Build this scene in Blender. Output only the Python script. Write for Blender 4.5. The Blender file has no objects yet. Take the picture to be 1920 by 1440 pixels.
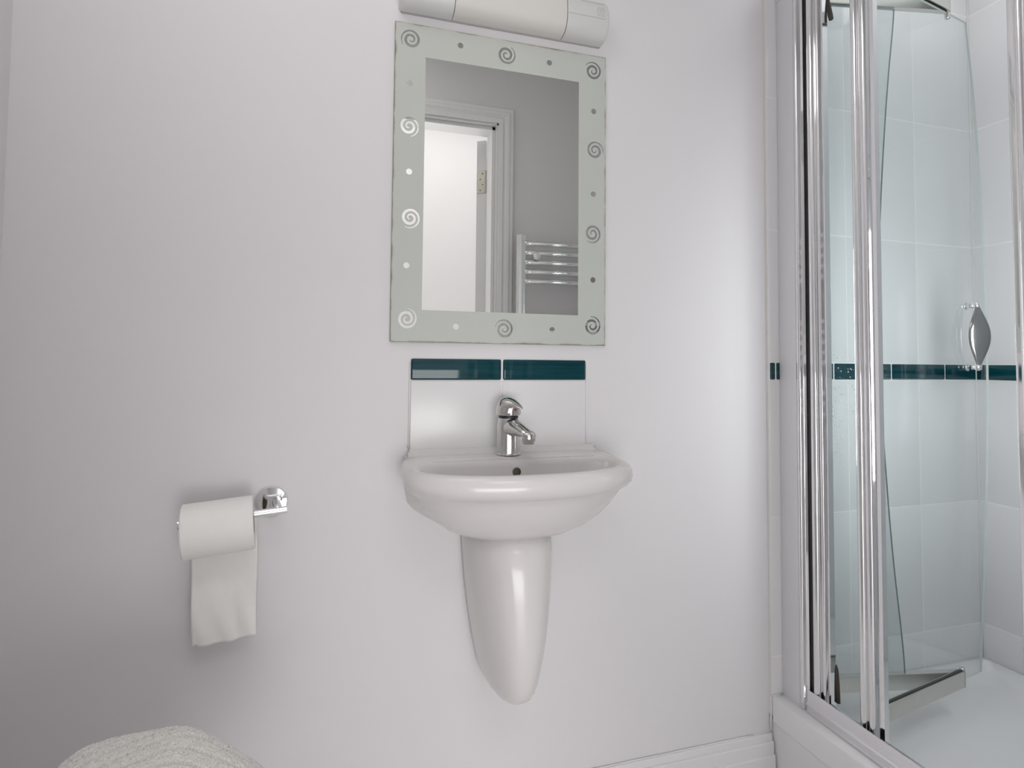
import bpy, bmesh, math, random
from mathutils import Vector, Matrix
random.seed(7)
PI = math.pi
COL = bpy.context.scene.collection

# ------------------------------------------------------------------ helpers
def link(name, bm, mat, parent=None, smooth=False, mats=None):
    me = bpy.data.meshes.new(name)
    bmesh.ops.recalc_face_normals(bm, faces=bm.faces[:])
    bm.to_mesh(me); bm.free()
    o = bpy.data.objects.new(name, me); COL.objects.link(o)
    for m in (mats or [mat]): me.materials.append(m)
    if smooth:
        for p in me.polygons: p.use_smooth = True
        if smooth != 'all':
            me.set_sharp_from_angle(angle=math.radians(smooth if smooth > 1 else 40))
    if parent is not None: o.parent = parent
    return o

def thing(name, label, cat, loc=(0, 0, 0), group=None):
    o = bpy.data.objects.new(name, None); COL.objects.link(o)
    o.location = loc; o.empty_display_size = .05
    o['label'] = label; o['category'] = cat
    if group: o['group'] = group
    bpy.context.view_layer.update()
    return o

def tag(o, label, cat, group=None):
    o['label'] = label; o['category'] = cat
    if group: o['group'] = group
    return o

def struct(o, label=None):
    o['kind'] = 'structure'
    if label: o['label'] = label
    return o

def keep(o):
    """child built in world coordinates: cancel its parent's offset"""
    o.matrix_parent_inverse = Matrix.Translation(-o.parent.location)
    return o

def part(name, bm, mat, parent, smooth=False, mats=None):
    o = link(name, bm, mat, parent, smooth, mats)
    if parent is not None:
        p = parent; off = Vector((0, 0, 0))
        if p.type == 'EMPTY': off = p.location
        o.matrix_parent_inverse = Matrix.Translation(-off)
    return o

def box(bm, x0, x1, y0, y1, z0, z1, bev=0, seg=2, mi=0):
    x0, x1 = min(x0, x1), max(x0, x1); y0, y1 = min(y0, y1), max(y0, y1); z0, z1 = min(z0, z1), max(z0, z1)
    vs = [bm.verts.new((x, y, z)) for x in (x0, x1) for y in (y0, y1) for z in (z0, z1)]
    q = [(0, 1, 3, 2), (4, 6, 7, 5), (0, 4, 5, 1), (2, 3, 7, 6), (0, 2, 6, 4), (1, 5, 7, 3)]
    fs = [bm.faces.new([vs[i] for i in f]) for f in q]
    for f in fs: f.material_index = mi
    if bev:
        es = set(e for f in fs for e in f.edges)
        r = bmesh.ops.bevel(bm, geom=list(es), offset=bev, segments=seg, profile=.6, affect='EDGES')
        for f in r['faces']: f.material_index = mi
    return vs

def NB(): return bmesh.new()

def prism(bm, pts, axis, a, b, cap=True):
    """extrude closed 2-D outline along axis from a to b. pts are the other two coords in xyz order"""
    def P(p, t):
        if axis == 'x': return (t, p[0], p[1])
        if axis == 'y': return (p[0], t, p[1])
        return (p[0], p[1], t)
    A = [bm.verts.new(P(p, a)) for p in pts]; B = [bm.verts.new(P(p, b)) for p in pts]
    n = len(pts)
    for i in range(n): bm.faces.new((A[i], A[(i+1) % n], B[(i+1) % n], B[i]))
    if cap:
        bm.faces.new(A); bm.faces.new(list(reversed(B)))

def rings(bm, rs, cap0=True, cap1=True, closed=True):
    V = [[bm.verts.new(p) for p in r] for r in rs]
    for a, b in zip(V, V[1:]):
        n = len(a)
        for i in range(n if closed else n-1):
            j = (i+1) % n
            try: bm.faces.new((a[i], a[j], b[j], b[i]))
            except ValueError: pass
    if cap0: bm.faces.new(list(reversed(V[0])))
    if cap1: bm.faces.new(V[-1])
    return V

def lathe(bm, prof, centre, axis=(0, 0, 1), n=40):
    ax = Vector(axis).normalized(); c = Vector(centre)
    u = ax.orthogonal().normalized(); v = ax.cross(u)
    rs = []
    for r, h in prof:
        rs.append([c + ax*h + (u*math.cos(2*PI*k/n) + v*math.sin(2*PI*k/n))*max(r, 1e-5) for k in range(n)])
    rings(bm, rs)

def tube(bm, path, rad, n=24):
    path = [Vector(p) for p in path]
    if not isinstance(rad, (list, tuple)): rad = [rad]*len(path)
    rs = []; u = None
    for i, p in enumerate(path):
        t = (path[min(i+1, len(path)-1)] - path[max(i-1, 0)]).normalized()
        if u is None: u = t.orthogonal().normalized()
        u = (u - t*u.dot(t)).normalized(); v = t.cross(u)
        rs.append([p + (u*math.cos(2*PI*k/n) + v*math.sin(2*PI*k/n))*rad[i] for k in range(n)])
    rings(bm, rs)

def sphere(bm, c, r, seg=20, sc=(1, 1, 1)):
    m = Matrix.Translation(c) @ Matrix.Diagonal((sc[0], sc[1], sc[2], 1))
    bmesh.ops.create_uvsphere(bm, u_segments=seg, v_segments=seg//2+2, radius=r, matrix=m)

def lerp(a, b, t): return a + (b-a)*t
def interp(tab, x):
    for (a, va), (b, vb) in zip(tab, tab[1:]):
        if x <= b or (b, vb) == tab[-1]:
            t = max(0, min(1, (x-a)/(b-a))); return lerp(va, vb, t)

# ------------------------------------------------------------------ materials
def srgb(r, g, b):
    f = lambda c: ((c/255+.055)/1.055)**2.4 if c/255 > .04045 else c/255/12.92
    return (f(r), f(g), f(b), 1)

def mat(name, col, rough=.5, metal=0, spec=.5, coat=0, noise=None, bump=None, ior=None, coatr=.03):
    m = bpy.data.materials.new(name); m.use_nodes = True
    nt = m.node_tree; b = nt.nodes['Principled BSDF']
    b.inputs['Base Color'].default_value = col; b.inputs['Roughness'].default_value = rough
    b.inputs['Metallic'].default_value = metal; b.inputs['Specular IOR Level'].default_value = spec
    b.inputs['Coat Weight'].default_value = coat; b.inputs['Coat Roughness'].default_value = coatr
    if ior: b.inputs['IOR'].default_value = ior
    tc = nt.nodes.new('ShaderNodeTexCoord')
    if noise:
        sc, amt = noise
        n = nt.nodes.new('ShaderNodeTexNoise'); n.inputs['Scale'].default_value = sc; n.inputs['Detail'].default_value = 4
        nt.links.new(tc.outputs['Object'], n.inputs['Vector'])
        mx = nt.nodes.new('ShaderNodeMix'); mx.data_type = 'RGBA'
        mx.inputs['A'].default_value = tuple(c*(1-amt) for c in col[:3]) + (1,)
        mx.inputs['B'].default_value = tuple(min(1, c*(1+amt)) for c in col[:3]) + (1,)
        nt.links.new(n.outputs['Fac'], mx.inputs['Factor']); nt.links.new(mx.outputs['Result'], b.inputs['Base Color'])
    if bump:
        sc, st, dist = bump
        n = nt.nodes.new('ShaderNodeTexNoise'); n.inputs['Scale'].default_value = sc; n.inputs['Detail'].default_value = 3
        nt.links.new(tc.outputs['Object'], n.inputs['Vector'])
        bp = nt.nodes.new('ShaderNodeBump'); bp.inputs['Strength'].default_value = st; bp.inputs['Distance'].default_value = dist
        nt.links.new(n.outputs['Fac'], bp.inputs['Height']); nt.links.new(bp.outputs['Normal'], b.inputs['Normal'])
    return m

PAINT = (.80, .785, .80, 1)
M_paint = mat('wall_paint', PAINT, .55, spec=.3, noise=(3, .008), bump=(220, .08, .0006))
M_ceil = mat('ceiling_paint', (.80, .80, .79, 1), .8, spec=.2, noise=(3, .01))
M_gloss = mat('gloss_white_wood', (.84, .835, .84, 1), .28, noise=(5, .01))
M_floor = mat('floor_vinyl', (.84, .83, .82, 1), .4, noise=(8, .08))
M_ceramic = mat('ceramic', (.76, .735, .725, 1), .20, coat=.15, noise=(4, .006))
M_tile = mat('white_tile', (.855, .855, .865, 1), .11, noise=(3, .01), bump=(9, .12, .002))
M_grout = mat('grout', (.95, .945, .93, 1), .8, noise=(30, .05))
M_seal = mat('silicone', (.62, .50, .36, 1), .5, noise=(60, .3))
M_sealw = mat('white_silicone', (.83, .815, .79, 1), .45, noise=(40, .06))
M_chrome = mat('chrome', (.86, .86, .87, 1), .07, metal=1, noise=(20, .02))
M_tap = mat('limescaled_chrome', (.64, .63, .62, 1), .13, metal=1, noise=(120, .10), bump=(260, .10, .0004))
M_alu = mat('polished_aluminium', (.83, .82, .84, 1), .16, metal=1, noise=(40, .03))
M_satin = mat('satin_metal', (.66, .66, .62, 1), .32, metal=1, noise=(60, .05))
M_whitemetal = mat('white_enamel', (.76, .76, .78, 1), .3, noise=(10, .01))
M_black = mat('black_rubber', (.012, .012, .014, 1), .5, noise=(40, .2))
M_plastic = mat('white_plastic', (.72, .72, .71, 1), .38, noise=(10, .01))
M_diff = mat('opal_plastic', (.74, .72, .69, 1), .45, noise=(10, .01))
M_line = mat('grey_line', (.50, .50, .49, 1), .6, noise=(40, .05))
M_acryl = mat('tray_acrylic', (.88, .885, .89, 1), .16, noise=(4, .012))
M_mirror = mat('mirror_silver', (.88, .895, .86, 1), .004, metal=1, noise=(10, .004))
M_paper = mat('tissue_paper', (.90, .885, .855, 1), .95, spec=.1, noise=(60, .02), bump=(300, .25, .001))
M_card = mat('cardboard', (.18, .13, .09, 1), .9, noise=(50, .1))
M_screw = mat('screw_brass', (.30, .25, .18, 1), .35, metal=1, noise=(80, .2))
M_hinge = mat('hinge_steel', (.45, .43, .38, 1), .35, metal=1, noise=(80, .15))
M_oflow = mat('tarnished_metal', (.13, .11, .09, 1), .4, metal=.6, noise=(90, .3))
M_dark = mat('dark_hole', (.05, .04, .035, 1), .6, noise=(40, .2))

M_tile2 = mat('splashback_tile', (.80, .795, .80, 1), .24, noise=(3, .01))

def teal_mat():
    m = mat('teal_glaze', (.002, .075, .10, 1), .05, ior=1.45)
    nt = m.node_tree; b = nt.nodes['Principled BSDF']
    tc = nt.nodes.new('ShaderNodeTexCoord')
    mp = nt.nodes.new('ShaderNodeMapping'); mp.inputs['Scale'].default_value = (6, 6, 120)
    n = nt.nodes.new('ShaderNodeTexNoise'); n.inputs['Scale'].default_value = 1; n.inputs['Detail'].default_value = 5
    cr = nt.nodes.new('ShaderNodeValToRGB')
    cr.color_ramp.elements[0].position = .3; cr.color_ramp.elements[0].color = (.0015, .030, .044, 1)
    cr.color_ramp.elements[1].position = .75; cr.color_ramp.elements[1].color = (.003, .072, .088, 1)
    nt.links.new(tc.outputs['Object'], mp.inputs['Vector']); nt.links.new(mp.outputs['Vector'], n.inputs['Vector'])
    nt.links.new(n.outputs['Fac'], cr.inputs['Fac']); nt.links.new(cr.outputs['Color'], b.inputs['Base Color'])
    return m
M_teal = teal_mat()

def glass_mat(name, tint):
    """thin-pane architectural glass: tinted transmission + fresnel mirror"""
    m = bpy.data.materials.new(name); m.use_nodes = True; nt = m.node_tree
    nt.nodes.remove(nt.nodes['Principled BSDF'])
    out = nt.nodes['Material Output']
    tr = nt.nodes.new('ShaderNodeBsdfTransparent')
    gl = nt.nodes.new('ShaderNodeBsdfGlossy'); gl.inputs['Roughness'].default_value = .01
    fr = nt.nodes.new('ShaderNodeFresnel')
    ge = nt.nodes.new('ShaderNodeNewGeometry'); mi = nt.nodes.new('ShaderNodeMix'); mi.data_type = 'FLOAT'
    mi.inputs['A'].default_value = 1.5; mi.inputs['B'].default_value = 1/1.5    # same fresnel on both faces of a thin pane
    nt.links.new(ge.outputs['Backfacing'], mi.inputs['Factor']); nt.links.new(mi.outputs['Result'], fr.inputs['IOR'])
    mx = nt.nodes.new('ShaderNodeMixShader')
    tc = nt.nodes.new('ShaderNodeTexCoord'); n = nt.nodes.new('ShaderNodeTexNoise'); n.inputs['Scale'].default_value = 5
    mc = nt.nodes.new('ShaderNodeMix'); mc.data_type = 'RGBA'
    mc.inputs['A'].default_value = tint; mc.inputs['B'].default_value = tuple(min(1, c*1.015) for c in tint[:3]) + (1,)
    nt.links.new(tc.outputs['Object'], n.inputs['Vector']); nt.links.new(n.outputs['Fac'], mc.inputs['Factor'])
    nt.links.new(mc.outputs['Result'], tr.inputs['Color'])
    nt.links.new(fr.outputs['Fac'], mx.inputs['Fac']); nt.links.new(tr.outputs[0], mx.inputs[1]); nt.links.new(gl.outputs[0], mx.inputs[2])
    nt.links.new(mx.outputs[0], out.inputs['Surface'])
    return m
M_glass = glass_mat('shower_glass', (.95, .970, .970, 1))
M_gedge = mat('glass_cut_edge', (.20, .27, .25, 1), .15, noise=(30, .1))
M_gedge2 = mat('polished_glass_edge', (.62, .68, .66, 1), .12, noise=(30, .05))
M_handle = mat('chrome_dark_reflection', (.40, .41, .41, 1), .12, metal=1, noise=(20, .03))  # plain chrome, base darkened to stand in for dark reflections
M_drop = mat('water_film', (.8, .85, .85, 1), .05, noise=(50, .05))
M_drop.node_tree.nodes['Principled BSDF'].inputs['Transmission Weight'].default_value = .8
M_drop.node_tree.nodes['Principled BSDF'].inputs['IOR'].default_value = 1.33

# frosted border of the mirror with brown corrosion creeping in from its edges
MX0, MX1, MZ0, MZ1 = .112, .607, 1.073, 1.760
def frost_mat():
    m = mat('frosted_mirror', (.565, .59, .55, 1), .5)
    nt = m.node_tree; b = nt.nodes['Principled BSDF']; L = nt.links.new
    tc = nt.nodes.new('ShaderNodeTexCoord'); sp = nt.nodes.new('ShaderNodeSeparateXYZ'); L(tc.outputs['Object'], sp.inputs[0])
    def mth(op, a, bb):
        n = nt.nodes.new('ShaderNodeMath'); n.operation = op
        for i, v in enumerate((a, bb)):
            if v is None: continue
            if isinstance(v, (int, float)): n.inputs[i].default_value = v
            else: L(v, n.inputs[i])
        return n.outputs[0]
    d = mth('MINIMUM', mth('SUBTRACT', sp.outputs['X'], MX0), mth('SUBTRACT', MX1, sp.outputs['X']))
    d2 = mth('MINIMUM', mth('SUBTRACT', sp.outputs['Z'], MZ0), mth('SUBTRACT', MZ1, sp.outputs['Z']))
    d = mth('MINIMUM', d, d2)
    n = nt.nodes.new('ShaderNodeTexNoise'); n.inputs['Scale'].default_value = 28; n.inputs['Detail'].default_value = 5
    L(tc.outputs['Object'], n.inputs['Vector'])
    w = mth('MAXIMUM', mth('MULTIPLY', mth('SUBTRACT', n.outputs['Fac'], .30), .022), .0012)
    f = mth('DIVIDE', d, w)
    cr = nt.nodes.new('ShaderNodeValToRGB')
    cr.color_ramp.elements[0].position = .10; cr.color_ramp.elements[0].color = (.14, .125, .095, 1)
    cr.color_ramp.elements[1].position = 1.0; cr.color_ramp.elements[1].color = (.565, .59, .55, 1)
    e = cr.color_ramp.elements.new(.5); e.color = (.52, .52, .44, 1)
    L(f, cr.inputs['Fac']); L(cr.outputs['Color'], b.inputs['Base Color'])
    return m
M_frost = frost_mat()
M_medge = mat('mirror_cut_edge', (.30, .32, .27, 1), .3, noise=(40, .3))

def towel_mat():
    m = mat('terry_cotton', (.86, .84, .80, 1), .95, spec=.1)
    nt = m.node_tree; b = nt.nodes['Principled BSDF']; L = nt.links.new
    tc = nt.nodes.new('ShaderNodeTexCoord')
    n = nt.nodes.new('ShaderNodeTexVoronoi'); n.inputs['Scale'].default_value = 420
    L(tc.outputs['Object'], n.inputs['Vector'])
    bp = nt.nodes.new('ShaderNodeBump'); bp.inputs['Strength'].default_value = .7; bp.inputs['Distance'].default_value = .002
    L(n.outputs['Distance'], bp.inputs['Height']); L(bp.outputs['Normal'], b.inputs['Normal'])
    b.inputs['Sheen Weight'].default_value = .3
    return m
M_towel = towel_mat()

# ------------------------------------------------------------------ the setting
XL, YF, XT, XR, ZC = -.565, -1.12, 1.066, 1.805, 2.36
def slab(name, args, m, label=None):
    bm = NB(); box(bm, *args); return struct(link(name, bm, m), label)

slab('floor', (-2.0, 2.3, -3.4, .15, -.06, 0), M_floor)
bm = NB(); box(bm, -2.0, 2.3, YF-.14, .15, ZC, ZC+.06); box(bm, -2.0, 2.3, -3.4, YF-.14, 3.1, 3.16); box(bm, -2.0, 2.3, YF-.14, YF-.10, ZC+.06, 3.1)
struct(link('ceiling', bm, M_ceil))
wall_back = slab('wall_back', (XL-.1, XR+.1, 0, .12, 0, ZC), M_paint, 'off-white painted wall behind the basin')
slab('wall_left', (XL-.1, XL, -1.12, 0, 0, ZC), M_paint, 'off-white painted side wall at the left edge')
slab('wall_right', (XR, XR+.1, -.72, 0, 0, ZC), M_paint)
# wall with the doorway, facing the basin wall
DX0, DX1, DZ, WT = -.16, .655, 2.05, .14
bm = NB()
box(bm, XL-.1, DX0, YF-WT, YF, 0, ZC); box(bm, DX1, XR+.1, YF-WT, YF, 0, ZC); box(bm, DX0, DX1, YF-WT, YF, DZ, ZC)
struct(link('wall_front', bm, M_paint), 'off-white wall with the doorway, seen in the mirror')
# stub that closes the shower towards the room
bm = NB(); box(bm, 1.335, XR, -.72, -.605, 0, ZC); box(bm, 1.14, 1.335, -.72, -.605, 0, .70); box(bm, 1.14, 1.335, -.72, -.605, 1.60, ZC); box(bm, 1.14, 1.24, YF, -.72, 0, ZC)
struct(link('wall_shower_side', bm, M_tile))
bm = NB()
for a in ((1.14, 1.152, .70, 1.60), (1.323, 1.335, .70, 1.60), (1.152, 1.323, .70, .73), (1.152, 1.323, 1.57, 1.60), (1.14, 1.335, .70, .703)): box(bm, a[0], a[1], -.715, -.61, a[2], a[3], .001)  # frame added around the opening for the shower's side fill lamp
struct(link('added_window_1', bm, M_gloss))
# hall
bm = NB()
box(bm, -1.9, -1.8, -3.3, YF-WT, 0, 3.1); box(bm, 1.9, 2.0, -3.3, YF-WT, 0, 3.1); box(bm, -1.9, 2.0, -3.4, -3.3, 0, 3.1)
struct(link('wall_hall', bm, M_paint))

# door casing (architrave with moulded steps, lining, stop)
def trim_frame(bm, prof, x0, x1, zt):
    """mitred casing: prof = list of (outward offset from opening, protrusion)"""
    for (o0, p0), (o1, p1) in zip(prof, prof[1:]):
        pts = []
        for o, p in ((o0, p0), (o1, p1)):
            y = YF + p
            pts.append([(x0-o, y, 0), (x0-o, y, zt+o), (x1+o, y, zt+o), (x1+o, y, 0)])
        a = [bm.verts.new(p) for p in pts[0]]; b = [bm.verts.new(p) for p in pts[1]]
        for i in range(3): bm.faces.new((a[i], a[i+1], b[i+1], b[i]))
bm = NB()
trim_frame(bm, [(-.004, -.004), (-.004, .012), (.012, .017), (.016, .012), (.020, .012), (.030, .017), (.040, .019), (.044, .014), (.056, .016), (.062, .010), (.062, 0)], DX0, DX1, DZ)
struct(link('trim_1', bm, M_gloss, smooth=30), 'white moulded architrave around the doorway')
bm = NB()
# lining with rebate and stop
for x, s in ((DX0, 1), (DX1, -1)):
    box(bm, x, x+s*.012, YF-WT, YF, 0, DZ, .001)
    box(bm, x+s*.012, x+s*.027, YF-WT+.04, YF-.02, 0, DZ-.012, .0015)
box(bm, DX0, DX1, YF-WT, YF, DZ-.012, DZ, .001); box(bm, DX0+.012, DX1-.012, YF-WT+.04, YF-.02, DZ-.027, DZ-.012, .0015)
struct(link('trim_2', bm, M_gloss), 'white door lining with stop bead')

# door leaf, hinged at the right side of the doorway and open into the hall
HX, HY = DX1-.018, YF-WT-.012
def door_local(bm, x0, x1, y0, y1, z0, z1, bev=.001):
    # local: x along leaf, y thickness
    a = math.radians(-60)
    vs0 = set(bm.verts); box(bm, x0, x1, y0, y1, z0, z1, bev, 1)
    for v in bm.verts:
        if v not in vs0:
            x, y = v.co.x, v.co.y
            v.co.x = HX + x*math.cos(a) - y*math.sin(a); v.co.y = HY + x*math.sin(a) + y*math.cos(a)
bm = NB(); door_local(bm, .002, .76, -.044, 0, .01, DZ-.02)
door = struct(link('door_1', bm, M_gloss), 'white door standing open into the hall')
for z in (1.79, 1.0, .25):
    bm = NB(); door_local(bm, -.001, .002, -.040, -.004, z, z+.10, .0006)
    vs0 = len(bm.verts)
    lathe(bm, [(.004, 0), (.004, .10)], (HX-.001, HY+.003, z), n=16)
    hg = link('hinge', bm, M_hinge, door, 30)
    for k in range(4):
        bm = NB(); a = math.radians(-60); y = -.015 if k % 2 else -.026; x = -.0015
        c = (HX + x*math.cos(a) - y*math.sin(a), HY + x*math.sin(a) + y*math.cos(a), z+.013+k*.025)
        sphere(bm, c, .0036, 12, (1, .5, 1)); link('screw', bm, M_screw, hg, 'all')

# skirting board
def skirt(name, L, horiz=True):
    prof = [(0, 0), (-.020, 0), (-.020, .066), (-.0185, .069), (-.0145, .070), (-.0145, .0955), (-.013, .0985), (-.0085, .0992), (-.0085, .1125), (-.007, .115), (0, .115)]
    bm = NB(); prism(bm, prof, 'x', *L); return struct(link(name, bm, M_gloss), 'white moulded skirting board under the basin wall')
skirt('baseboard_back', (XL, 1.066))
bm = NB(); prism(bm, [(XL, 0), (XL+.016, 0), (XL+.016, .078), (XL+.011, .088), (XL+.0085, .110), (XL, .115)], 'y', YF, -.016)
struct(link('baseboard_left', bm, M_gloss))
bm = NB(); tube(bm, [(x, -.0025 + .0002*math.sin(x*31), .1155+.0002*math.sin(x*47)) for x in [XL+.02+i*.04 for i in range(40)] if x < 1.05], .0018, 8)
# thin sealant bead along the top of the skirting
sb = link('sealant_bead', bm, M_sealw, bpy.data.objects['baseboard_back'], 'all')

# ------------------------------------------------------------------ shower walls
ROWS = [.160, .300, .646, .994, None, 1.039, 1.382, 1.730, 2.08, ZC]
def tiled(name, along, cols, tcols, face, rows=ROWS, label=None, maincols=None):
    """along='x': wall at y=face facing -y; along='y': wall at x=face facing -x"""
    bm = NB(); g = .0015; th = .008
    def cell(b, a0, a1, z0, z1, t0, t1, bev, mi):
        if along == 'x': box(b, a0, a1, face-t1, face-t0, z0, z1, bev, 2, mi)
        else: box(b, face-t1, face-t0, a0, a1, z0, z1, bev, 2, mi)
    lo, hi = min(cols), max(cols)
    cell(bm, lo, hi, rows[0], ZC, 0, th-.0005, 0, 1)
    zz = []
    r = [x for x in rows]
    i = 0
    while i < len(r)-1:
        if r[i] is None: i += 1; continue
        if r[i+1] is None: i += 1; continue
        zz.append((r[i], r[i+1])); i += 1
    cs = sorted(cols)
    for z0, z1 in zz:
        for a0, a1 in zip(cs, cs[1:]):
            cell(bm, a0+g, a1-g, z0+g, z1-g, 0, th, .0012, 0)
    w = struct(link(name, bm, None, None, 30, [M_tile, M_grout]), label)
    ts = sorted(tcols)
    for a0, a1 in zip(ts, ts[1:]):
        b = NB(); cell(b, a0+.002, a1-.002, .994+.0005, 1.039-.0005, 0, th+.002, .004, 0)
        o = link('border_tile', b, M_teal, w, 50); o['label'] = 'glossy teal border tile'
    return w
tiled('wall_shower_back', 'x', [XT, 1.323, 1.575, XR], [1.068, 1.0875, 1.275, 1.475, 1.675, 1.8], 0, label='white tiled wall inside the shower with a teal border row')
tiled('wall_shower_right', 'y', [-.605, -.508, -.258, -.008], [-.605, -.408, -.208, -.008], XR, label='white tiled end wall of the shower')
# stub's inner tiles and the sealant down the corner and tile edge
bm = NB()
box(bm, 1.0655, 1.0675, -.0085, 0, .206, ZC, .0008, 1)
struct(link('trim_3', bm, M_sealw))
bm = NB(); tube(bm, [(XR-.0095, -.0095, z) for z in (.165, .5, 1, 1.6, 2.3)], .0022, 10)
struct(link('trim_4', bm, M_sealw, smooth='all'))

# ------------------------------------------------------------------ shower tray
tray = thing('shower_tray', 'white acrylic shower tray on a raised plinth under the glass door', 'shower tray', (1.44, -.3, 0))
bm = NB()
X0, X1, Y0, Y1 = 1.067, XR-.009, -.602, -.0095
def rr(x0, x1, y0, y1, r, z, n=10):
    P = []
    for cx, cy, a0 in ((x1-r, y1-r, 0), (x0+r, y1-r, 90), (x0+r, y0+r, 180), (x1-r, y0+r, 270)):
        for k in range(n+1):
            a = math.radians(a0 + 90*k/n); P.append((cx+r*math.cos(a), cy+r*math.sin(a), z))
    return P
seq = [(0, .002, .146), (-.001, .003, .203), (.0015, .004, .206), (.040, .02, .206), (.046, .024, .204), (.055, .03, .185), (.066, .04, .172), (.085, .05, .1665), (.14, .07, .164), (.20, .03, .1625)]
rs = []
for i, (d, r, z) in enumerate(seq):
    e = d
    # narrow rims against the walls
    dw = e if e < .01 else min(e, .012) if z > .2 else e-.025
    rs.append(rr(X0+e, X1-dw, Y0+dw, Y1-dw, max(r, .002), z if z > .2 or i < 2 else z))
rings(bm, rs, cap0=True, cap1=True)
part('basin_shell', bm, M_acryl, tray, 50)
bm = NB(); box(bm, 1.071, 1.09, -.602, -.002, 0, .1455, .001)
part('plinth_panel', bm, M_gloss, tray)
bm = NB(); lathe(bm, [(.045, 0), (.045, .003), (.03, .006), (.004, .007)], (1.45, -.40, .1605), n=36)
part('waste_cover', bm, M_chrome, tray, 40)
bm = NB()
tube(bm, [(1.0665, -.004, .120), (1.066, -.005, .146), (1.067, -.006, .17), (1.0665, -.005, .206)], .0026, 8)
part('sealant_bead', bm, M_sealw, tray, 'all'); bm = NB()
tube(bm, [(1.067, -.0095, .2065), (1.10, -.0095, .2065)], .0024, 8)
sl = part('sealant_bead', bm, M_sealw, tray, 'all')

# ------------------------------------------------------------------ shower enclosure
SZ = .206; TOPZ = 1.985
enc = thing('shower_enclosure', 'chrome framed shower enclosure with folding glass door beside the basin', 'shower enclosure', (1.12, -.3, SZ))
def stile(bm, pts, z0, z1): prism(bm, pts, 'z', z0, z1)
def arc(cx, cy, r, a0, a1, n=10):
    return [(cx + r*math.cos(math.radians(lerp(a0, a1, k/n))), cy + r*math.sin(math.radians(lerp(a0, a1, k/n)))) for k in range(n+1)]
# wall profile (white face), then rounded bright edge
bm = NB(); stile(bm, [(1.099, -.0085), (1.145, -.0085), (1.145, -.066), (1.0985, -.066), (1.0975, -.06), (1.0975, -.012)], SZ, TOPZ)
part('wall_profile', bm, M_whitemetal, enc, 30)
bm = NB()
stile(bm, [(1.14, -.0665)] + [(1.0985, -.0665)] + arc(1.103, -.0725, .0068, 170, 250, 8) + [(1.106, -.0825), (1.108, -.088), (1.14, -.088)], SZ+.001, TOPZ)
part('frame_post', bm, M_chrome, enc, 35)
bm = NB(); box(bm, 1.112, 1.138, -.0985, -.0885, SZ+.03, TOPZ, .001)
part('rubber_seal', bm, M_black, enc)
# sill
bm = NB()
prism(bm, [(1.0965, SZ+.0008), (1.0965, .2085), (1.0975, .2225), (1.0955, .225), (1.0955, .228), (1.0985, .2305), (1.0998, .256), (1.1008, .2585), (1.1028, .2585), (1.1034, .2565), (1.1038, .236), (1.146, .232), (1.1475, .229), (1.1475, SZ+.0008)], 'y', -.605, -.0895)
part('threshold_rail', bm, M_alu, enc, 25)
# closing jamb
bm = NB()
stile(bm, [(1.14, -.549)] + [(1.112, -.549)] + arc(1.108, -.5535, .0045, 60, 180, 6) + [(1.103, -.560), (1.099, -.563)] + arc(1.1025, -.5705, .0062, 130, 250, 8) + [(1.098, -.580), (1.098, -.604), (1.14, -.604)], SZ+.001, TOPZ)
part('closing_jamb', bm, M_chrome, enc, 35)
bm = NB(); box(bm, 1.095, 1.148, -.604, -.0095, TOPZ, TOPZ+.045, .003)
part('top_rail', bm, M_alu, enc)

A = Vector((1.122, -.115)); C = Vector((1.122, -.250)); B = Vector((1.4664, -.187))
def leafframe(p, q):
    d = (q-p).normalized(); n = Vector((-d.y, d.x)); return d, n
def lbox(bm, p, d, n, a0, a1, t0, t1, z0, z1, bev=.001):
    old = set(bm.verts); box(bm, a0, a1, t0, t1, z0, z1, bev, 2)
    for v in bm.verts:
        if v not in old:
            w = p + d*v.co.x + n*v.co.y; v.co.x, v.co.y = w.x, w.y
ZB0, ZB1 = .263, .300   # bottom rails
ZT0, ZT1 = 1.917, 1.960
LEN = (B-A).length
# curved glass outlines (distance along the leaf at each height)
edge1 = [(.29, .2075), (.3076, .2062), (.4017, .1985), (.5026, .1868), (.6293, .1755), (.7568, .167), (.885, .1595), (1.0142, .1555), (1.1443, .155), (1.2755, .1571), (1.4078, .1625), (1.5414, .1717), (1.6762, .1826), (1.8125, .1965), (1.925, .211)]
edge2 = [(.278, .4355), (.2878, .437), (.4542, .4605), (.5841, .4755), (.69, .4860), (.7974, .4945), (.9333, .5033), (1.0848, .5078), (1.2098, .5075), (1.2932, .5045), (1.4048, .4988), (1.5162, .4906), (1.6553, .4775), (1.8068, .4587), (1.925, .4345)]
def smooth_tab(tab, n=60):
    z0, z1 = tab[0][0], tab[-1][0]; out = []
    for k in range(n+1):
        z = lerp(z0, z1, k/n); s = 0; w = 0
        for j in range(-6, 7):
            zz = max(z0, min(z1, z + j*.012)); 
            s += interp(tab, zz); w += 1
        out.append((z, s/w))
    return out
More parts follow.
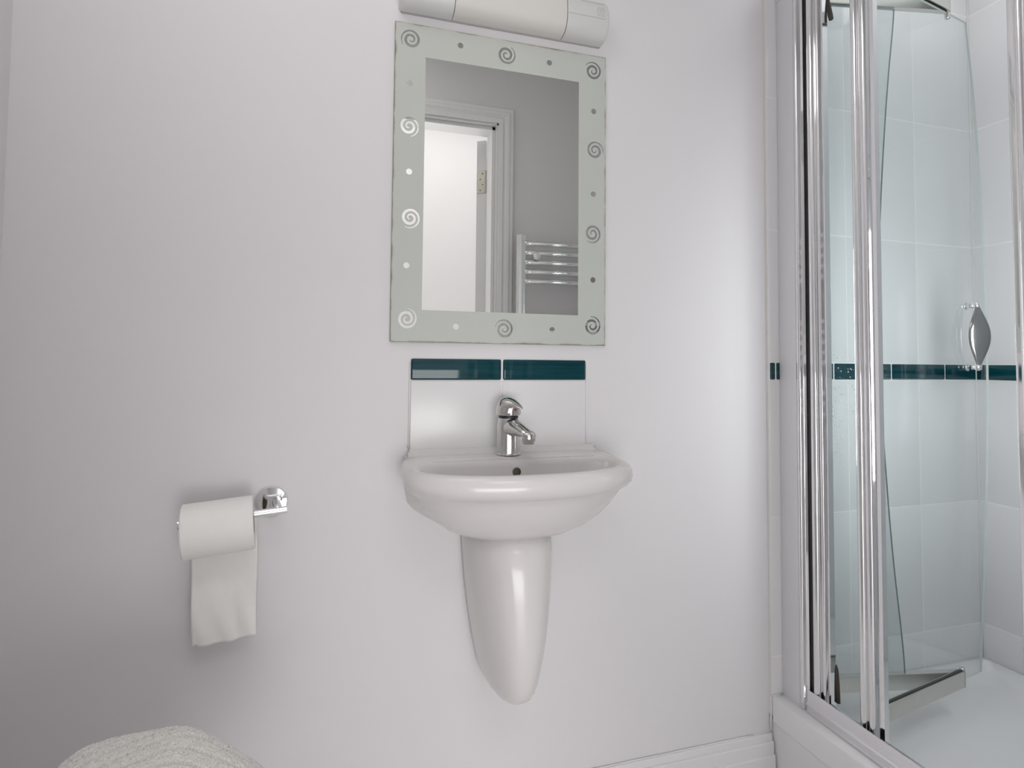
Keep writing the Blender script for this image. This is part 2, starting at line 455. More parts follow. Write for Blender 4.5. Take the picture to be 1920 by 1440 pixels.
def pane(bm, p, d, n, start, tab, th=.003):
    tab = smooth_tab(tab)
    F = []; G = []
    for z, L in tab:
        F.append([(start, z), (L, z)])
    for s in (-th, th):
        row = []
        for (a, z), (b, _) in F:
            r = []
            for x in (a, b):
                w = p + d*x + n*s; r.append(bm.verts.new((w.x, w.y, z)))
            row.append(r)
        G.append(row)
    m = len(F)
    for i in range(m-1):
        for g in G: 
            f = bm.faces.new((g[i][0], g[i][1], g[i+1][1], g[i+1][0])); f.material_index = 0
        for k in (0, 1):
            f = bm.faces.new((G[0][i][k], G[0][i+1][k], G[1][i+1][k], G[1][i][k])); f.material_index = 1
    for i in (0, m-1):
        f = bm.faces.new((G[0][i][0], G[0][i][1], G[1][i][1], G[1][i][0])); f.material_index = 1
d1, n1 = leafframe(A, B); d2, n2 = leafframe(C, B)

# leaf hung on the wall side
bm = NB(); pane(bm, A, d1, n1, .016, edge1, .0025)
leaf1 = part('wall_side_leaf', bm, None, enc, False, [M_glass, M_gedge]); leaf1['label'] = 'glass leaf hinged at the wall, with a concave free edge'
def sub(name, bm, m, par, smooth=False):
    return link(name, bm, m, par, smooth)
par1 = leaf1
def keepsub(o): return o
bm = NB()
stile(bm, arc(1.1135, -.1095, .0105, 95, 265, 12) + [(1.118, -.1215), (1.113, -.1235)] + arc(1.1155, -.1275, .0048, 130, 250, 8) + [(1.119, -.1345), (1.119, -.1395), (1.134, -.1395), (1.134, -.099)], .234, TOPZ-.004)
sub('pivot_stile', bm, M_chrome, leaf1, 35)
bm = NB(); lbox(bm, A, d1, n1, .018, LEN+.004, -.008, .008, ZB0, ZB1)
sub('bottom_rail', bm, M_satin, leaf1)
bm = NB(); lbox(bm, A, d1, n1, .018, LEN+.004, -.008, .008, ZT0+.01, ZT1)
sub('top_rail', bm, M_satin, leaf1)
bm = NB()
tube(bm, [(1.135, -.1385, .335), (1.136, -.1395, .325), (1.137, -.141, .29), (1.1375, -.142, .25)], [.0025, .004, .0045, .0045], 12)
sub('pivot_bracket', bm, M_dark, leaf1, 'all'); bm = NB()
tube(bm, [(1.135, -.137, 1.97), (1.1365, -.139, 1.93), (1.139, -.144, 1.885), (1.140, -.146, 1.872)], [.004, .004, .006, .005], 12)
sub('pivot_bracket', bm, M_dark, leaf1, 'all')

# leaf that slides in the track
bm = NB(); pane(bm, C, d2, n2, .016, edge2, .0025)
leaf2 = part('sliding_leaf', bm, None, enc, False, [M_glass, M_gedge2]); leaf2['label'] = 'glass leaf with convex free edge and chrome handle'
bm = NB()
stile(bm, [(1.134, -.222), (1.122, -.222)] + arc(1.1185, -.2315, .0095, 80, 262, 14) + [(1.1195, -.2425), (1.1175, -.244)] + arc(1.1185, -.2535, .0095, 98, 262, 14) + [(1.121, -.2645), (1.1215, -.2755), (1.134, -.2755)], .2345, TOPZ-.004)
sub('track_stile', bm, M_chrome, leaf2, 35)
bm = NB(); lbox(bm, C, d2, n2, .018, LEN-.003, -.007, .007, ZB0, ZB1)
sub('bottom_rail', bm, M_satin, leaf2)
bm = NB(); lbox(bm, C, d2, n2, .018, LEN-.003, -.007, .007, ZT0+.012, ZT1)
sub('top_rail', bm, M_satin, leaf2)
bm = NB()
w = C + d2*(LEN+.001)
lathe(bm, [(.0045, 0), (.0065, .002), (.0065, .044), (.0045, .046)], (w.x, w.y, ZB0-.003), n=20)
sub('fold_hinge', bm, M_satin, leaf2, 30); bm = NB()
lathe(bm, [(.0045, 0), (.0065, .002), (.0065, .05), (.0045, .052)], (w.x, w.y, ZT0-.006), n=20)
sub('fold_hinge', bm, M_satin, leaf2, 30)
for z in (ZB1+.0005, ZT0+.0115):
    bm = NB(); lbox(bm, C, d2, n2, .02, LEN-.006, -.0045, .0045, z-.0015, z, .0004)
    sub('glazing_gasket', bm, M_black, leaf2)

# curved chrome handle on the sliding leaf
hc = C + d2*.437 - n2*.030      # centre of the handle plate, room side of the glass
HB0, HB1 = 1.027, 1.190
def hpos(along, out, z):
    w = C + d2*along - n2*(.003+out); return Vector((w.x, w.y, z))
bm = NB(); n = 30; rows = []
for side in (0, 1):
    rw = []
    for i in range(n+1):
        t = i/n; z = lerp(HB0+.002, HB1-.001, t); s = math.sin(PI*t)**1.25
        La, Lo = .423 - .027*s, .0125 - .0055*s; Ra, Ro = .4255 + .006*s, .0145 + .0215*s
        r = []
        for k in range(9):
            q = k/8; r.append(bm.verts.new(hpos(lerp(La, Ra, q), lerp(Lo, Ro, q) + .0045*s*math.sin(PI*q) + side*.0028, z)))
        rw.append(r)
    rows.append(rw)
for rw in rows:
    for a, b in zip(rw, rw[1:]):
        for k in range(8): bm.faces.new((a[k], a[k+1], b[k+1], b[k]))
for i in range(n):
    for k in (0, 8): bm.faces.new((rows[0][i][k], rows[0][i+1][k], rows[1][i+1][k], rows[1][i][k]))
for i in (0, n):
    for k in range(8): bm.faces.new((rows[0][i][k], rows[0][i][k+1], rows[1][i][k+1], rows[1][i][k]))
sub('pull_handle', bm, M_handle, leaf2, 50)
for z in (HB0+.004, HB1-.004):
    bm = NB(); sphere(bm, hpos(.424, .013, z), .0085, 24)
    lathe(bm, [(.006, 0), (.006, .008)], hpos(.424, 0, z), -Vector((n2.x, n2.y, 0)), 20)
    lathe(bm, [(.0095, 0), (.0095, .002), (.007, .003)], hpos(.424, -.0085, z), Vector((n2.x, n2.y, 0)), 20)
    sub('handle_mount', bm, M_chrome, leaf2, 'all')
# beads of water left on the wall-side leaf
bm = NB()
rd = random.Random(3)
for k in range(150):
    a = abs(rd.gauss(.05, .03))+.014; z = rd.gauss(.93, .10) if rd.random() < .75 else rd.uniform(.8, 1.06)
    if a > .13 or z > 1.07: continue
    if rd.random() < .5 and z < .98: a = .016 + (a-.014)*.4
    r = rd.choice((.0007, .0009, .0012, .0016)); s = -1
    w = A + d1*a + n1*(s*.0027)
    sphere(bm, (w.x, w.y, z), r, 8, (1, .6, 1.1))
wd = sub('water_droplets', bm, M_drop, leaf1, 'all'); wd['kind'] = 'stuff'; wd['label'] = 'tiny beads of water on the glass'

# ------------------------------------------------------------------ mirror
mir = thing('wall_mirror', 'frameless rectangular mirror with frosted border of spirals above the basin', 'mirror', ((MX0+MX1)/2, 0, MZ0))
IX0, IX1, IZ0, IZ1 = .178, .5375, 1.142, 1.690
yb, yf = -.002, -.0065
bm = NB(); box(bm, MX0, MX1, yf+.0003, yb, MZ0, MZ1, .0012, 2)
part('mirror_backing', bm, M_medge, mir)
bm = NB(); box(bm, IX0-.003, IX1+.003, yf-.0001, yf+.0004, IZ0-.003, IZ1+.003)
part('mirror_glass', bm, M_mirror, mir)
# frosted border: a rectangular ring with rounded outer corners
bm = NB()
def ringpts(x0, x1, z0, z1, r, n=6):
    P = []
    for cx, cz, a0 in ((x1-r, z1-r, 0), (x0+r, z1-r, 90), (x0+r, z0+r, 180), (x1-r, z0+r, 270)):
        for k in range(n+1):
            a = math.radians(a0+90*k/n); P.append((cx+r*math.cos(a), cz+r*math.sin(a)))
    return P
Oq = ringpts(MX0+.0008, MX1-.0008, MZ0+.0008, MZ1-.0008, .006); Iq = ringpts(IX0, IX1, IZ0, IZ1, .0006)
y1 = yf-.0006
vo = [bm.verts.new((x, y1, z)) for x, z in Oq]; vi = [bm.verts.new((x, y1, z)) for x, z in Iq]
vo2 = [bm.verts.new((x, yf+.0004, z)) for x, z in Oq]; vi2 = [bm.verts.new((x, yf+.0004, z)) for x, z in Iq]
N = len(Oq)
for i in range(N):
    j = (i+1) % N
    bm.faces.new((vo[i], vo[j], vi[j], vi[i])); bm.faces.new((vo[i], vo[j], vo2[j], vo2[i])); bm.faces.new((vi[i], vi[j], vi2[j], vi2[i]))
part('frosted_border', bm, M_frost, mir)
def spiral(cx, cz, rot, sgn=1, R=.0235, turns=2.05):
    bm = NB(); n = 90; T = .0003; prev = None
    for i in range(n+1):
        t = i/n; a = rot + sgn*2*PI*turns*t; r = .002 + (R-.002-.0022)*t**.9
        w = .0011 + .0040*math.sin(PI*min(1, t*1.02))**.8 * (.55+.5*t)
        w = max(.0008, w*.66)
        vv = []
        for rr_ in (r-w, r+w):
            for y in (y1-.0004, y1+.0002):
                vv.append(bm.verts.new((cx+max(rr_, 0)*math.cos(a), y, cz+max(rr_, 0)*math.sin(a)*1.03)))
        if prev:
            p = prev
            bm.faces.new((p[0], p[2], vv[2], vv[0])); bm.faces.new((p[1], p[3], vv[3], vv[1]))
            bm.faces.new((p[0], p[1], vv[1], vv[0])); bm.faces.new((p[2], p[3], vv[3], vv[2]))
        prev = vv
    return bm
SP = [(.146, 1.724, 200, 1), (.1445, 1.534, -60, -1), (.150, 1.337, -100, -1), (.1465, 1.122, 70, 1),
      (.3595, 1.7255, 40, 1), (.573, 1.7215, 130, 1), (.5785, 1.532, 10, -1), (.573, 1.3345, -110, -1), (.573, 1.1185, 80, 1), (.3605, 1.1055, 150, 1)]
for cx, cz, r, s in SP:
    o = part('spiral_motif', spiral(cx, cz, math.radians(r), s), M_mirror, mir); o['label'] = 'clear mirrored spiral in the frosted border'
DT = [(.1445, 1.628), (.1465, 1.436), (.144, 1.235), (.254, 1.729), (.463, 1.724), (.252, 1.108), (.474, 1.107), (.575, 1.625), (.575, 1.428), (.5745, 1.226)]
for cx, cz in DT:
    bm = NB(); lathe(bm, [(.0064, 0), (.0064, .0006)], (cx, y1+.0002, cz), (0, -1, 0), 28)
    part('dot_motif', bm, M_mirror, mir)

# ------------------------------------------------------------------ light fitting over the mirror
lx0, lx1, lzc = .119, .5955, 1.829
fit = thing('shaver_light', 'long rounded white shaver light fitting above the mirror', 'wall light', ((lx0+lx1)/2, 0, lzc-.06))
def dprof(sc=1., dep=.052, h=.047):
    P = [(0, -h*sc)]
    for k in range(17):
        a = math.radians(lerp(-90, 90, k/16)); P.append((-.012 - (dep-.012)*abs(math.cos(a))**.75*sc, lzc*0 + h*sc*math.copysign(abs(math.sin(a))**.8, math.sin(a))))
    P.append((0, h*sc)); return P
def dbody(bm, xa, xb, ends=(0, 0), sc0=1., **kw):
    sec = []
    if ends[0]: sec += [(xa, .86), (xa+.002, .93), (xa+.006, .985), (xa+.011, 1)]
    else: sec += [(xa, 1)]
    if ends[1]: sec += [(xb-.011, 1), (xb-.006, .985), (xb-.002, .93), (xb, .86)]
    else: sec += [(xb, 1)]
    rs = []
    for x, s in sec:
        rs.append([(x, y if y > -.013 and abs(z) > .036 else y*1.0, lzc+z) for y, z in dprof(s*sc0, **kw)])
    rings(bm, rs)
c1, c2 = .234, .490
bm = NB(); dbody(bm, c1+.0008, c2-.0008, sc0=.985); part('diffuser', bm, M_diff, fit, 40)
bm = NB(); dbody(bm, lx0, c1-.0008, (1, 0)); e1 = part('end_cap', bm, M_plastic, fit, 40)
bm = NB(); dbody(bm, c2+.0008, lx1, (0, 1)); e2 = part('end_cap', bm, M_plastic, fit, 40)
bm = NB(); box(bm, lx0+.004, lx1-.004, -.008, 0, lzc-.0475, lzc+.0475, .002)
part('back_plate', bm, M_line, fit)
# faint seam and pictogram on the right cap
def onface(x, a):   # point on cap face for angle a
    P = dprof(1.003); i = (a/180+.5)*16; k = int(i); t = i-k
    y = lerp(P[1+k][0], P[1+min(k+1, 16)][0], t); z = lerp(P[1+k][1], P[1+min(k+1, 16)][1], t)
    return (x, y-.0002, lzc+z)
bm = NB(); tube(bm, [onface(x, -5) for x in (c2+.003, lx1-.012)], .0005, 6)
tube(bm, [onface(x, 40) for x in (c2+.003, lx1-.012)], .0004, 6)
sub('seam_line', bm, M_line, e2)
bm = NB()
for k in range(2):
    x = lx1-.028+k*.010
    tube(bm, [onface(x + .0038*math.cos(a*PI/8), 12 + 9*math.sin(a*PI/8)) for a in range(17)], .0004, 5)
    tube(bm, [onface(x-.002, 12), onface(x+.002, 12)], .0004, 5)
tube(bm, [onface(lx1-.033, 0), onface(lx1-.014, 0)], .0004, 5)
sub('pictogram', bm, M_line, e2)
bm = NB(); tube(bm, [onface(x, -5) for x in (lx0+.014, c1-.003)], .0004, 6); sub('seam_line', bm, M_line, e1)

# ------------------------------------------------------------------ splashback
spl = thing('tiled_splashback', 'small white tiled splashback topped by two teal tiles behind the tap', 'splashback', (.357, 0, .85))
bm = NB(); box(bm, .1555, .5585, -.005, 0, .846, 1.0385, .0008); part('grout_bed', bm, M_grout, spl)
for a0, a1 in ((.157, .3562), (.3582, .557)):
    bm = NB(); box(bm, a0+.0006, a1-.0006, -.0078, 0, .847, .9915, .0012, 2)
    part('white_tile', bm, M_tile2, spl, 30)
for a0, a1 in ((.157, .3548), (.3594, .557)):
    bm = NB(); box(bm, a0, a1, -.0098, 0, .9935, 1.0385, .0045, 4)
    o = part('border_tile', bm, M_teal, spl, 50); o['label'] = 'glossy dark teal border tile'
for x, r in ((.1558, .0015), (.5583, .0012)):
    bm = NB(); tube(bm, [(x, -.0055, z) for z in (.852, .9, .96, 1.03)], r, 8); part('sealant_bead', bm, M_sealw, spl, 'all')
bm = NB(); sphere(bm, (.155, -.006, .853), .0028, 10, (1, .7, 1.6)); part('mould_spot', bm, M_seal, spl, 'all')

# ------------------------------------------------------------------ basin
CX = .3665
bas = thing('wash_basin', 'small white ceramic wall-hung wash basin under the mirror', 'wash basin', (CX, 0, .68))
def dring(a, y0, bf, bb, zf, zb, nf=2.1, nb=5., n=176, nx=None):
    P = []
    for k in range(n):
        t = 2*PI*k/n; c, s = math.cos(t), math.sin(t)
        e = nf if s < 0 else nb
        x = a*math.copysign(abs(c)**(2/e), c)
        yy = math.copysign(abs(s)**(2/e), s)
        y = y0 + (bb if s > 0 else bf)*yy
        z = lerp(zf, zb, max(0, yy) if s > 0 else 0)
        P.append((CX+x, y, z))
    return P
R_ = [
 dring(.004, -.150, .004, .004, .7305, .7305),
 dring(.020, -.150, .018, .018, .7305, .7305),
 dring(.024, -.150, .022, .020, .7335, .7335),
 dring(.070, -.148, .035, .024, .7365, .7370, nb=3),
 dring(.112, -.146, .048, .028, .7480, .7500, nb=3),
 dring(.146, -.142, .061, .032, .7650, .7700, nb=3.2),
 dring(.173, -.138, .075, .035, .7900, .7960, nb=3.3),
 dring(.193, -.136, .090, .036, .8110, .8210, nb=3.3),
 dring(.199, -.135, .0925, .038, .8210, .8300, nb=3.3),
 dring(.206, -.133, .098, .043, .8265, .8340, nb=3.3),
 dring(.214, -.131, .105, .060, .8290, .8370, nb=3.3),
 dring(.222, -.129, .113, .090, .8275, .8375, nb=5),
 dring(.2295, -.127, .121, .120, .8220, .8380, nb=5),
 dring(.2345, -.126, .126, .1235, .8130, .8370, nb=5),
 dring(.2355, -.126, .127, .1255, .8030, .8330, nb=5),
 dring(.233, -.126, .125, .1255, .7935, .8200, nb=5),
 dring(.226, -.126, .119, .1255, .7865, .8000, nb=5),
 dring(.217, -.126, .110, .1255, .7815, .7870, nb=5),
 dring(.210, -.125, .103, .1240, .7760, .7760, nb=5),
 dring(.203, -.122, .099, .1210, .7640, .7640, nb=4.5),
 dring(.191, -.116, .095, .1150, .7460, .7460, nb=4),
 dring(.172, -.108, .088, .1070, .7240, .7240, nb=3.5),
 dring(.146, -.100, .077, .0990, .7040, .7040, nb=3),
 dring(.112, -.094, .062, .0930, .6890, .6890, nb=3),
 dring(.070, -.090, .040, .0850, .6800, .6800, nb=2.6),
 dring(.020, -.088, .012, .0400, .6765, .6765, nb=2.2)]
bm = NB(); rings(bm, R_)
bowl = part('bowl', bm, M_ceramic, bas, 'all')
# wall plate: outline against the wall, tapering into the bowl
out0 = [(-.222, .838), (-.2215, .78), (-.212, .737), (-.198, .722), (-.176, .707), (-.10, .664), (-.04, .652)]
out0 = out0 + [(-x, z) for x, z in reversed(out0)]
bm = NB(); rs = []
for y, k, kz in ((-.0005, 1, 1), (-.02, .985, .955), (-.05, .93, .80), (-.075, .85, .58), (-.092, .78, .30)):
    rs.append([(CX + x*k, y, .8345 - (.8345-min(z, .8345))*kz) for x, z in out0])
rings(bm, rs)
part('wall_plate', bm, M_ceramic, bas, 50)
# back upstand where the deck meets the splashback
bm = NB(); prism(bm, [(-.0005, .830), (-.0005, .8475), (-.007, .8478), (-.012, .8462), (-.017, .8415), (-.024, .8385), (-.034, .8365), (-.034, .830)], 'x', CX-.214, CX+.212)
bmesh.ops.bevel(bm, geom=[e for e in bm.edges if abs(e.verts[0].co.y-e.verts[1].co.y) > .003 and e.verts[0].co.z > .835 and e.verts[1].co.z > .835 and abs(e.verts[0].co.x-e.verts[1].co.x) < 1e-5], offset=.003, segments=2, affect='EDGES')
part('deck_upstand', bm, M_ceramic, bas, 40)
bm = NB(); lathe(bm, [(.0088, 0), (.0088, .0012), (.0065, .0016), (.006, -.004), (.001, -.004)], (.3625, -.1025, .8095), (0, -1, .18), 28)
part('overflow_hole', bm, M_oflow, bas, 40)
bm = NB(); lathe(bm, [(.021, 0), (.021, .003), (.016, .0045), (.003, .005)], (CX, -.150, .732), n=32)
part('plug_waste', bm, M_chrome, bas, 40)

# semi pedestal
ped = thing('semi_pedestal', 'white ceramic half pedestal cover fixed to the wall under the basin', 'pedestal', (CX, 0, .30))
secs = [(.3620, .008, .070, .098), (.3625, .020, .058, .114), (.3645, .030, .045, .128), (.3685, .0385, .032, .140), (.376, .0455, .018, .151), (.388, .0515, .006, .161), (.404, .0565, 0, .169), (.425, .061, 0, .175), (.45, .0665, 0, .180), (.480, .072, 0, .184), (.52, .0785, 0, .184), (.574, .0855, 0, .180), (.62, .0895, 0, .174), (.653, .092, 0, .168), (.69, .093, 0, .150)]
PX = .3615; bm = NB(); rs = []
def smooth_sec(z):
    for a, b in zip(secs, secs[1:]):
        if z <= b[0]:
            t = (z-a[0])/(b[0]-a[0]); return [lerp(a[i], b[i], t) for i in range(4)]
for z, a, y0, y1_ in secs:
    row = []
    for k in range(49):
        th = PI*k/48; c, s_ = math.cos(th), math.sin(th)
        row.append((PX + a*math.copysign(abs(c)**(2/2.35), c), -.0005 - y0 - (y1_-y0)*abs(s_)**(2/2.35), z))
    rs.append(row)
rings(bm, rs, closed=True)
part('cover', bm, M_ceramic, ped, 'all')

# ------------------------------------------------------------------ mixer tap
TX, TY, TZ = .359, -.052, .838
tap = thing('mixer_tap', 'chrome single lever mixer tap on the back of the basin', 'tap', (TX, TY, TZ))
bm = NB()
lathe(bm, [(.0262, 0), (.0262, .002), (.0248, .0035), (.0243, .02), (.0240, .045), (.0236, .064), (.0228, .072), (.0205, .0765), (.0205, .080)], (TX, TY, TZ), n=48)
part('body', bm, M_tap, tap, 40)
bm = NB(); sdx, sdy = .26, -.966   # spout swings slightly to the right
def T(f, z, s=0): return Vector((TX + sdx*f + -sdy*s, TY + sdy*f + sdx*s, TZ+z))
rs = []
for f, z, w, h in ((.006, .056, .0215, .021), (.018, .058, .0205, .0195), (.034, .0575, .0185, .0165), (.052, .0545, .0165, .0125), (.070, .0510, .0162, .0095), (.080, .0490, .0158, .0080), (.088, .0480, .0115, .0065), (.0915, .0475, .004, .003)):
    tilt = .35
    rs.append([T(f + h*math.sin(a)*tilt*.3, z + h*math.sin(a), w*math.cos(a)) for a in [2*PI*k/28 for k in range(28)]])
rings(bm, rs); part('spout', bm, M_tap, tap, 'all')
bm = NB(); lathe(bm, [(.0135, .004), (.0145, 0), (.0145, -.010), (.0125, -.0125), (.0120, -.0165), (.0105, -.0175), (.0095, -.0145), (.002, -.0145)], T(.077, .0475), n=32)
part('aerator', bm, M_tap, tap, 40)
bm = NB(); lathe(bm, [(.0098, 0), (.0098, .001)], T(.077, .0315), n=24); part('aerator_mesh', bm, M_dark, tap)
bm = NB(); lathe(bm, [(.0208, .0765), (.0208, .0835)], (TX, TY, TZ), n=40); part('collar_ring', bm, M_black, tap, 30)
# lever: dome with forward paddle
bm = NB(); rs = []; n = 48
for h, r, fw in ((.0825, .0245, 0), (.084, .0262, 0), (.090, .0268, .0002), (.098, .0262, .002), (.105, .0245, .006), (.1085, .0228, .024), (.1115, .0212, .031), (.1140, .0195, .030), (.1165, .0165, .022), (.1190, .0120, .010), (.1205, .0060, .003), (.1210, .0010, 0)):
    row = []
    for k in range(n):
        a = 2*PI*k/n; c = math.cos(a)   # c=1 is forward
        ext = fw*max(0, c)**1.2
        zz = h - (.010*max(0, c)**2*(fw/.024)*(1 if h > .106 else .2)) + .003*max(0, -c)*(1 if h < .09 else 0)*0
        p = T((r+ext)*c, zz, (r*(1-.12*max(0, c)*(fw/.024)))*math.sin(a)); row.append(p)
    rs.append(row)
rings(bm, rs); part('lever', bm, M_tap, tap, 'all')
bm = NB(); sphere(bm, T(.0275, .0955, 0), .0026, 12); 
o = part('temperature_dot', bm, mat('red_dot', (.35, .02, .02, 1), .3, noise=(50, .1)), tap, 'all'); o['label'] = 'small red marker'

# ------------------------------------------------------------------ paper holder and roll
hol = thing('toilet_roll_holder', 'chrome toilet roll holder with round wall plate left of the basin', 'toilet roll holder', (-.110, 0, .755))
bm = NB(); lathe(bm, [(.0305, .0005), (.0305, .004), (.0285, .0065), (.004, .0075)], (-.110, 0, .755), (0, -1, 0), 48)
part('wall_plate', bm, M_chrome, hol, 40)
ar = math.radians(4.0); AZ = .7545
def ap(x, y=-.076, dz=0): return Vector((x, y - (-.1-x)*.10*1, AZ + (x+.08)*math.tan(ar) + dz))
bm = NB(); tube(bm, [(-.100, -.004, .756), (-.097, -.03, .756), (-.093, -.06, .7555), tuple(ap(-.092))], [.009, .008, .0075, .0075], 20)
part('post', bm, M_chrome, hol, 'all')
bm = NB(); tube(bm, [ap(-.076), ap(-.0765), ap(-.2485), ap(-.249)], [.0055, .0068, .0068, .0055], 24)
tube(bm, [ap(-.2490), ap(-.2495), ap(-.2530), ap(-.2535)], [.006, .0092, .0092, .0075], 24)
part('bar', bm, M_chrome, hol, 35)
roll = thing('toilet_roll', 'white toilet roll with a hanging sheet on the chrome holder', 'toilet roll', (-.188, -.08, .60))
ax0, ax1 = ap(-.2455, dz=-.0135), ap(-.1315, dz=-.0135)
axd = (ax1-ax0).normalized(); RR = .0475; L_ = (ax1-ax0).length
bm = NB()
lathe(bm, [(.0212, .0002), (RR-.002, 0), (RR, .002), (RR, L_-.002), (RR-.002, L_), (.0212, L_-.0002), (.0212, .0002)], ax0, axd, 64)
bmesh.ops.remove_doubles(bm, verts=bm.verts[:], dist=1e-6)
part('paper', bm, M_paper, roll, 40)
bm = NB(); 
u = axd.orthogonal().normalized(); v = axd.cross(u)
rs = []
for r, h in ((.0205, .0005), (.0212, .0005), (.0212, L_-.0005), (.0205, L_-.0005), (.0205, .0005)):
    rs.append([ax0 + axd*h + (u*math.cos(2*PI*k/32)+v*math.sin(2*PI*k/32))*r for k in range(32)])
rings(bm, rs, False, False); part('cardboard_core', bm, M_card, roll, 40)
# hanging sheet from the wall side
bm = NB(); NXs, NZs = 30, 46; G = []
for i in range(NZs+1):
    t = i/NZs; row = []
    for j in range(NXs+1):
        s = j/NXs; c = lerp(-.2455+.001, -.1315-.001, s)
        base = ap(c, dz=-.0135)
        zb = lerp(.507, .5165, s) + .004*math.exp(-((s-.04)/.05)**2)*1.8 + .0015*math.sin(s*9)
        top = base.z
        z = lerp(top, zb, t)
        yb_ = base.y + RR + .0008
        drop = t*t
        y = yb_ + .0 - .006*drop + .0028*math.sin(s*7+t*5)*t + .0022*math.sin((s*1.3-t*.9)*13)*t*t + .0015*math.exp(-((s-.55-.15*t)/.05)**2)*t
        x = c + lerp(.0, .012, t)*(1-.5*s) + .0012*math.sin(t*6)
        row.append((x, min(y, -.004), z))
    G.append(row)
V1 = [[bm.verts.new(p) for p in r] for r in G]; V2 = [[bm.verts.new((p[0], p[1]+.0004, p[2])) for p in r] for r in G]
for Vv in (V1, V2):
    for a, b in zip(Vv, Vv[1:]):
        for k in range(NXs): bm.faces.new((a[k], a[k+1], b[k+1], b[k]))
for i in range(NZs):
    for k in (0, NXs): bm.faces.new((V1[i][k], V1[i+1][k], V2[i+1][k], V2[i][k]))
for k in range(NXs):
    for i in (0, NZs): bm.faces.new((V1[i][k], V1[i][k+1], V2[i][k+1], V2[i][k]))
part('loose_sheet', bm, M_paper, roll, 'all')

# ------------------------------------------------------------------ toilet (below the frame) and towel on it
wc = thing('toilet', 'white toilet with closed lid under the folded towel', 'toilet', (-.33, -.57, 0))
def oval(cx, cy, a, b, z, n=40, e=2.4):
    return [(cx + a*math.copysign(abs(math.cos(t))**(2/e), math.cos(t)), cy + b*math.copysign(abs(math.sin(t))**(2/e), math.sin(t)), z) for t in [2*PI*k/n for k in range(n)]]
bm = NB(); rings(bm, [oval(-.36, -.57, .19, .11, 0), oval(-.36, -.57, .185, .105, .10), oval(-.35, -.57, .19, .12, .22), oval(-.33, -.57, .215, .165, .33), oval(-.325, -.57, .225, .178, .385)])
part('pan', bm, M_ceramic, wc, 'all')
bm = NB(); rings(bm, [oval(-.32, -.57, .226, .18, .386), oval(-.32, -.57, .232, .186, .390), oval(-.32, -.57, .232, .186, .402), oval(-.32, -.57, .224, .178, .408)])
part('seat', bm, M_gloss, wc, 'all')
bm = NB(); rings(bm, [oval(-.32, -.57, .226, .18, .4085), oval(-.32, -.57, .232, .186, .412), oval(-.32, -.57, .230, .184, .422), oval(-.32, -.57, .20, .16, .428)])
part('lid', bm, M_gloss, wc, 'all')

bm = NB(); NU, NV = 220, 150
tx0, tx1, ty0, ty1 = -.345, -.045, -.62, -.345
topz = [(-.345, .433), (-.335, .480), (-.322, .522), (-.305, .545), (-.283, .560), (-.255, .566), (-.22, .568), (-.184, .569), (-.162, .564), (-.143, .549), (-.115, .525), (-.088, .500), (-.065, .470), (-.045, .433)]
rt = random.Random(5); G = []
for j in range(NV+1):
    v = j/NV; row = []
    for i in range(NU+1):
        u = i/NU; x = lerp(tx0, tx1, u); y = lerp(ty0, ty1, v)
        zt = sum(interp(topz, x+k*.004) for k in (-2, -1, 0, 1, 2))/5
        fy = 1-abs(2*v-1)**6; fy = max(0, fy)**.45
        # curved woven ribs sweeping from the near left up to the crest
        ph = math.hypot(x+.02, (y+.95)*1.0)
        ph = (y - .45*x + 1.2*(x+.17)**2)/.027
        s = ph - math.floor(ph); rib = -.0065*math.exp(-((s-.5)/.075)**2) if zt > .45 else 0
        tuft = rt.uniform(-.0011, .0011)
        z = .4285 + (zt + .0 - .4285)*fy + (rib+tuft)*fy
        yy = y + (rt.uniform(-.0008, .0008))
        row.append(bm.verts.new((x+rt.uniform(-.0006, .0006), yy, z)))
    G.append(row)
for a, b in zip(G, G[1:]):
    for k in range(NU): bm.faces.new((a[k], a[k+1], b[k+1], b[k]))
bed = [g for g in ([G[0][i] for i in range(NU+1)] + [G[j][NU] for j in range(1, NV+1)] + [G[NV][i] for i in range(NU-1, -1, -1)] + [G[j][0] for j in range(NV-1, 0, -1)])]
low = [bm.verts.new((v.co.x, v.co.y, .4283)) for v in bed]
for i in range(len(bed)):
    k = (i+1) % len(bed); bm.faces.new((bed[i], bed[k], low[k], low[i]))
bm.faces.new(low)
tag(link('towel', bm, M_towel, None, 'all'), 'folded white ribbed terry towel at the bottom left', 'towel')

# ------------------------------------------------------------------ towel radiator on the doorway wall (seen in the mirror)
RY = YF+.075; rx0, rx1 = .712, 1.09
rad = thing('towel_radiator', 'chrome ladder towel radiator beside the doorway, reflected in the mirror', 'radiator', ((rx0+rx1)/2, YF, .75))
RT = 1.558
for x in (rx0+.020, rx1+.03):
    bm = NB(); P = []
    for cx_, a0 in ((0, 0),):
        P = [(x + .0205*math.copysign(abs(math.cos(t))**.4, math.cos(t)), RY + .014*math.copysign(abs(math.sin(t))**.6, math.sin(t))) for t in [2*PI*k/32 for k in range(32)]]
    prism(bm, P, 'z', .78, RT); lathe(bm, [(.011, 0), (.011, .003), (.008, .006), (.001, .0065)], (x, RY, RT), n=24)
    part('upright', bm, M_chrome, rad, 30)
for z0, cnt in ((1.526, 5), (1.20, 5), (.93, 3)):
    for k in range(cnt):
        z = z0 - k*.0395; bm = NB()
        tube(bm, [(rx0+.038, RY+.002, z)] + [(lerp(rx0+.040, rx1+.02, t), RY+.006+.012*math.sin(PI*t), z) for t in (0, .1, .2, .3, .4, .5, .6, .7, .8, .9, 1)], .0112, 20)
        part('bar', bm, M_chrome, rad, 'all')
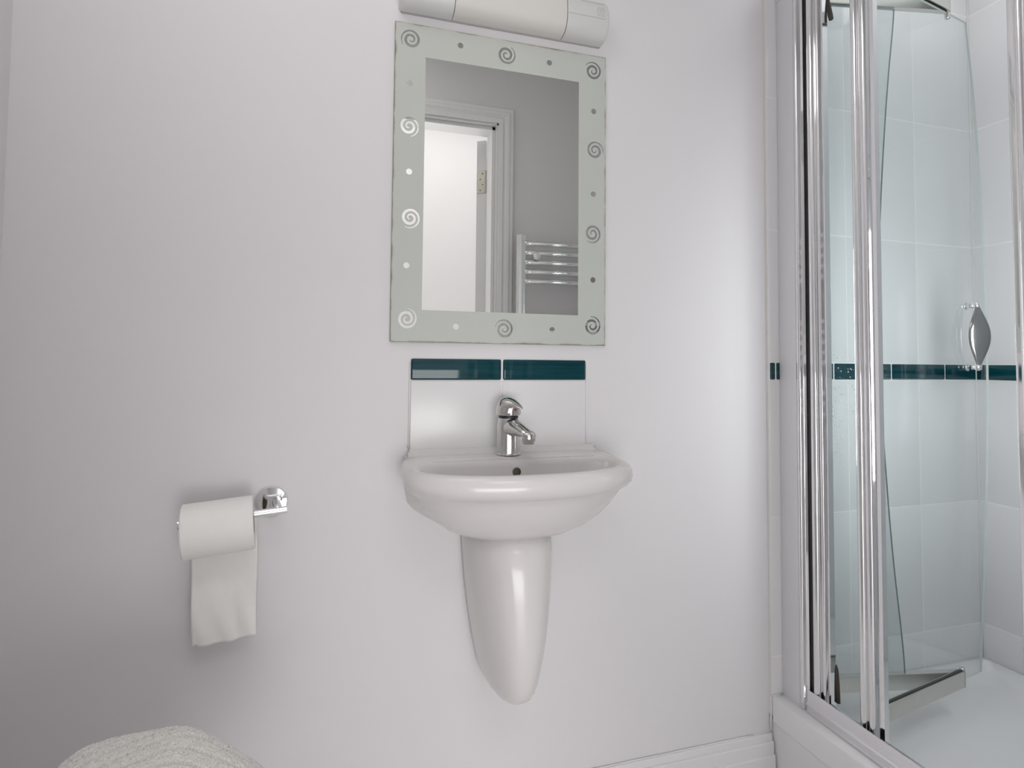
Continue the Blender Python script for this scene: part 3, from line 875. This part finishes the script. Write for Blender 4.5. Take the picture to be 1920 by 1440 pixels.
bm = NB(); lathe(bm, [(.008, 0), (.008, .086), (.0145, .088), (.0165, .093), (.0165, .101), (.013, .107), (.002, .108)], (rx0+.078, YF+.012, 1.470), (0, 1, 0), 28)
part('wall_bracket', bm, M_chrome, rad, 40)

# ------------------------------------------------------------------ camera
cam = bpy.data.cameras.new('camera'); co = bpy.data.objects.new('camera', cam); COL.objects.link(co)
f, yaw, pit, roll_, sy, D, H = 1096.2777, .2965, .0416, .0092, -84.1804, 1.2478, 1.03
Fv = Vector((math.sin(yaw)*math.cos(pit), math.cos(yaw)*math.cos(pit), math.sin(pit)))
Rv = Vector((math.cos(yaw), -math.sin(yaw), 0)); Uv = Rv.cross(Fv)
R2 = Rv*math.cos(roll_) + Uv*math.sin(roll_); U2 = -Rv*math.sin(roll_) + Uv*math.cos(roll_)
m = Matrix((R2, U2, -Fv)).transposed().to_4x4(); m.translation = (0, -D, H); co.matrix_world = m
cam.sensor_fit = 'HORIZONTAL'; cam.sensor_width = 36; cam.lens = f/1920*36; cam.shift_y = sy/1920; cam.clip_start = .01
bpy.context.scene.camera = co

# ------------------------------------------------------------------ light: daylight in the hall, plus added fill lamps in hall, room and shower
def area(name, loc, target, sx, sy_, power, col=(1, 1, 1)):
    l = bpy.data.lights.new(name, 'AREA'); l.shape = 'RECTANGLE'; l.size = sx; l.size_y = sy_; l.energy = power; l.color = col
    o = bpy.data.objects.new(name, l); COL.objects.link(o); o.location = loc
    o.rotation_euler = (Vector(target)-Vector(loc)).to_track_quat('-Z', 'Y').to_euler(); return o
area('hall_far_window', (-.04, -3.2, .50), (.0, -1.2, .45), 1.95, .9, 34, (1, .99, .985))
area('hall_overhead_fill', (.6, -2.35, 3.06), (.6, -2.5, 0), 1.4, 1.1, 19, (1, .985, .98))  # added lamp, out of view, lifts the hall wall behind the doorway
area('room_overhead_fill', (-.22, -.66, 2.34), (-.22, -.66, 0), .8, .6, 3.6, (1, .97, .95))  # added overhead fill for the left of the room, no known fixture
area('shower_side_fill', (1.235, -.662, 1.0), (1.45, 0, 1.0), 0.14, .80, 3.9, (.96, .99, 1))  # added fill set in the stub's opening to brighten the shower
area('shower_overhead_fill', (1.48, -.35, 2.34), (1.48, -.35, 0), .4, .4, 1.3, (.97, 1, 1))  # unseen extra lamp that lifts the shower tiles from above
w = bpy.data.worlds.new('world'); bpy.context.scene.world = w; w.use_nodes = True
w.node_tree.nodes['Background'].inputs['Color'].default_value = (.8, .85, .9, 1); w.node_tree.nodes['Background'].inputs['Strength'].default_value = .3
sc = bpy.context.scene
sc.view_settings.view_transform = 'Standard'; sc.view_settings.look = 'None'; sc.view_settings.gamma = 1; sc.view_settings.use_curve_mapping = False
sc.view_settings.exposure = -0.07
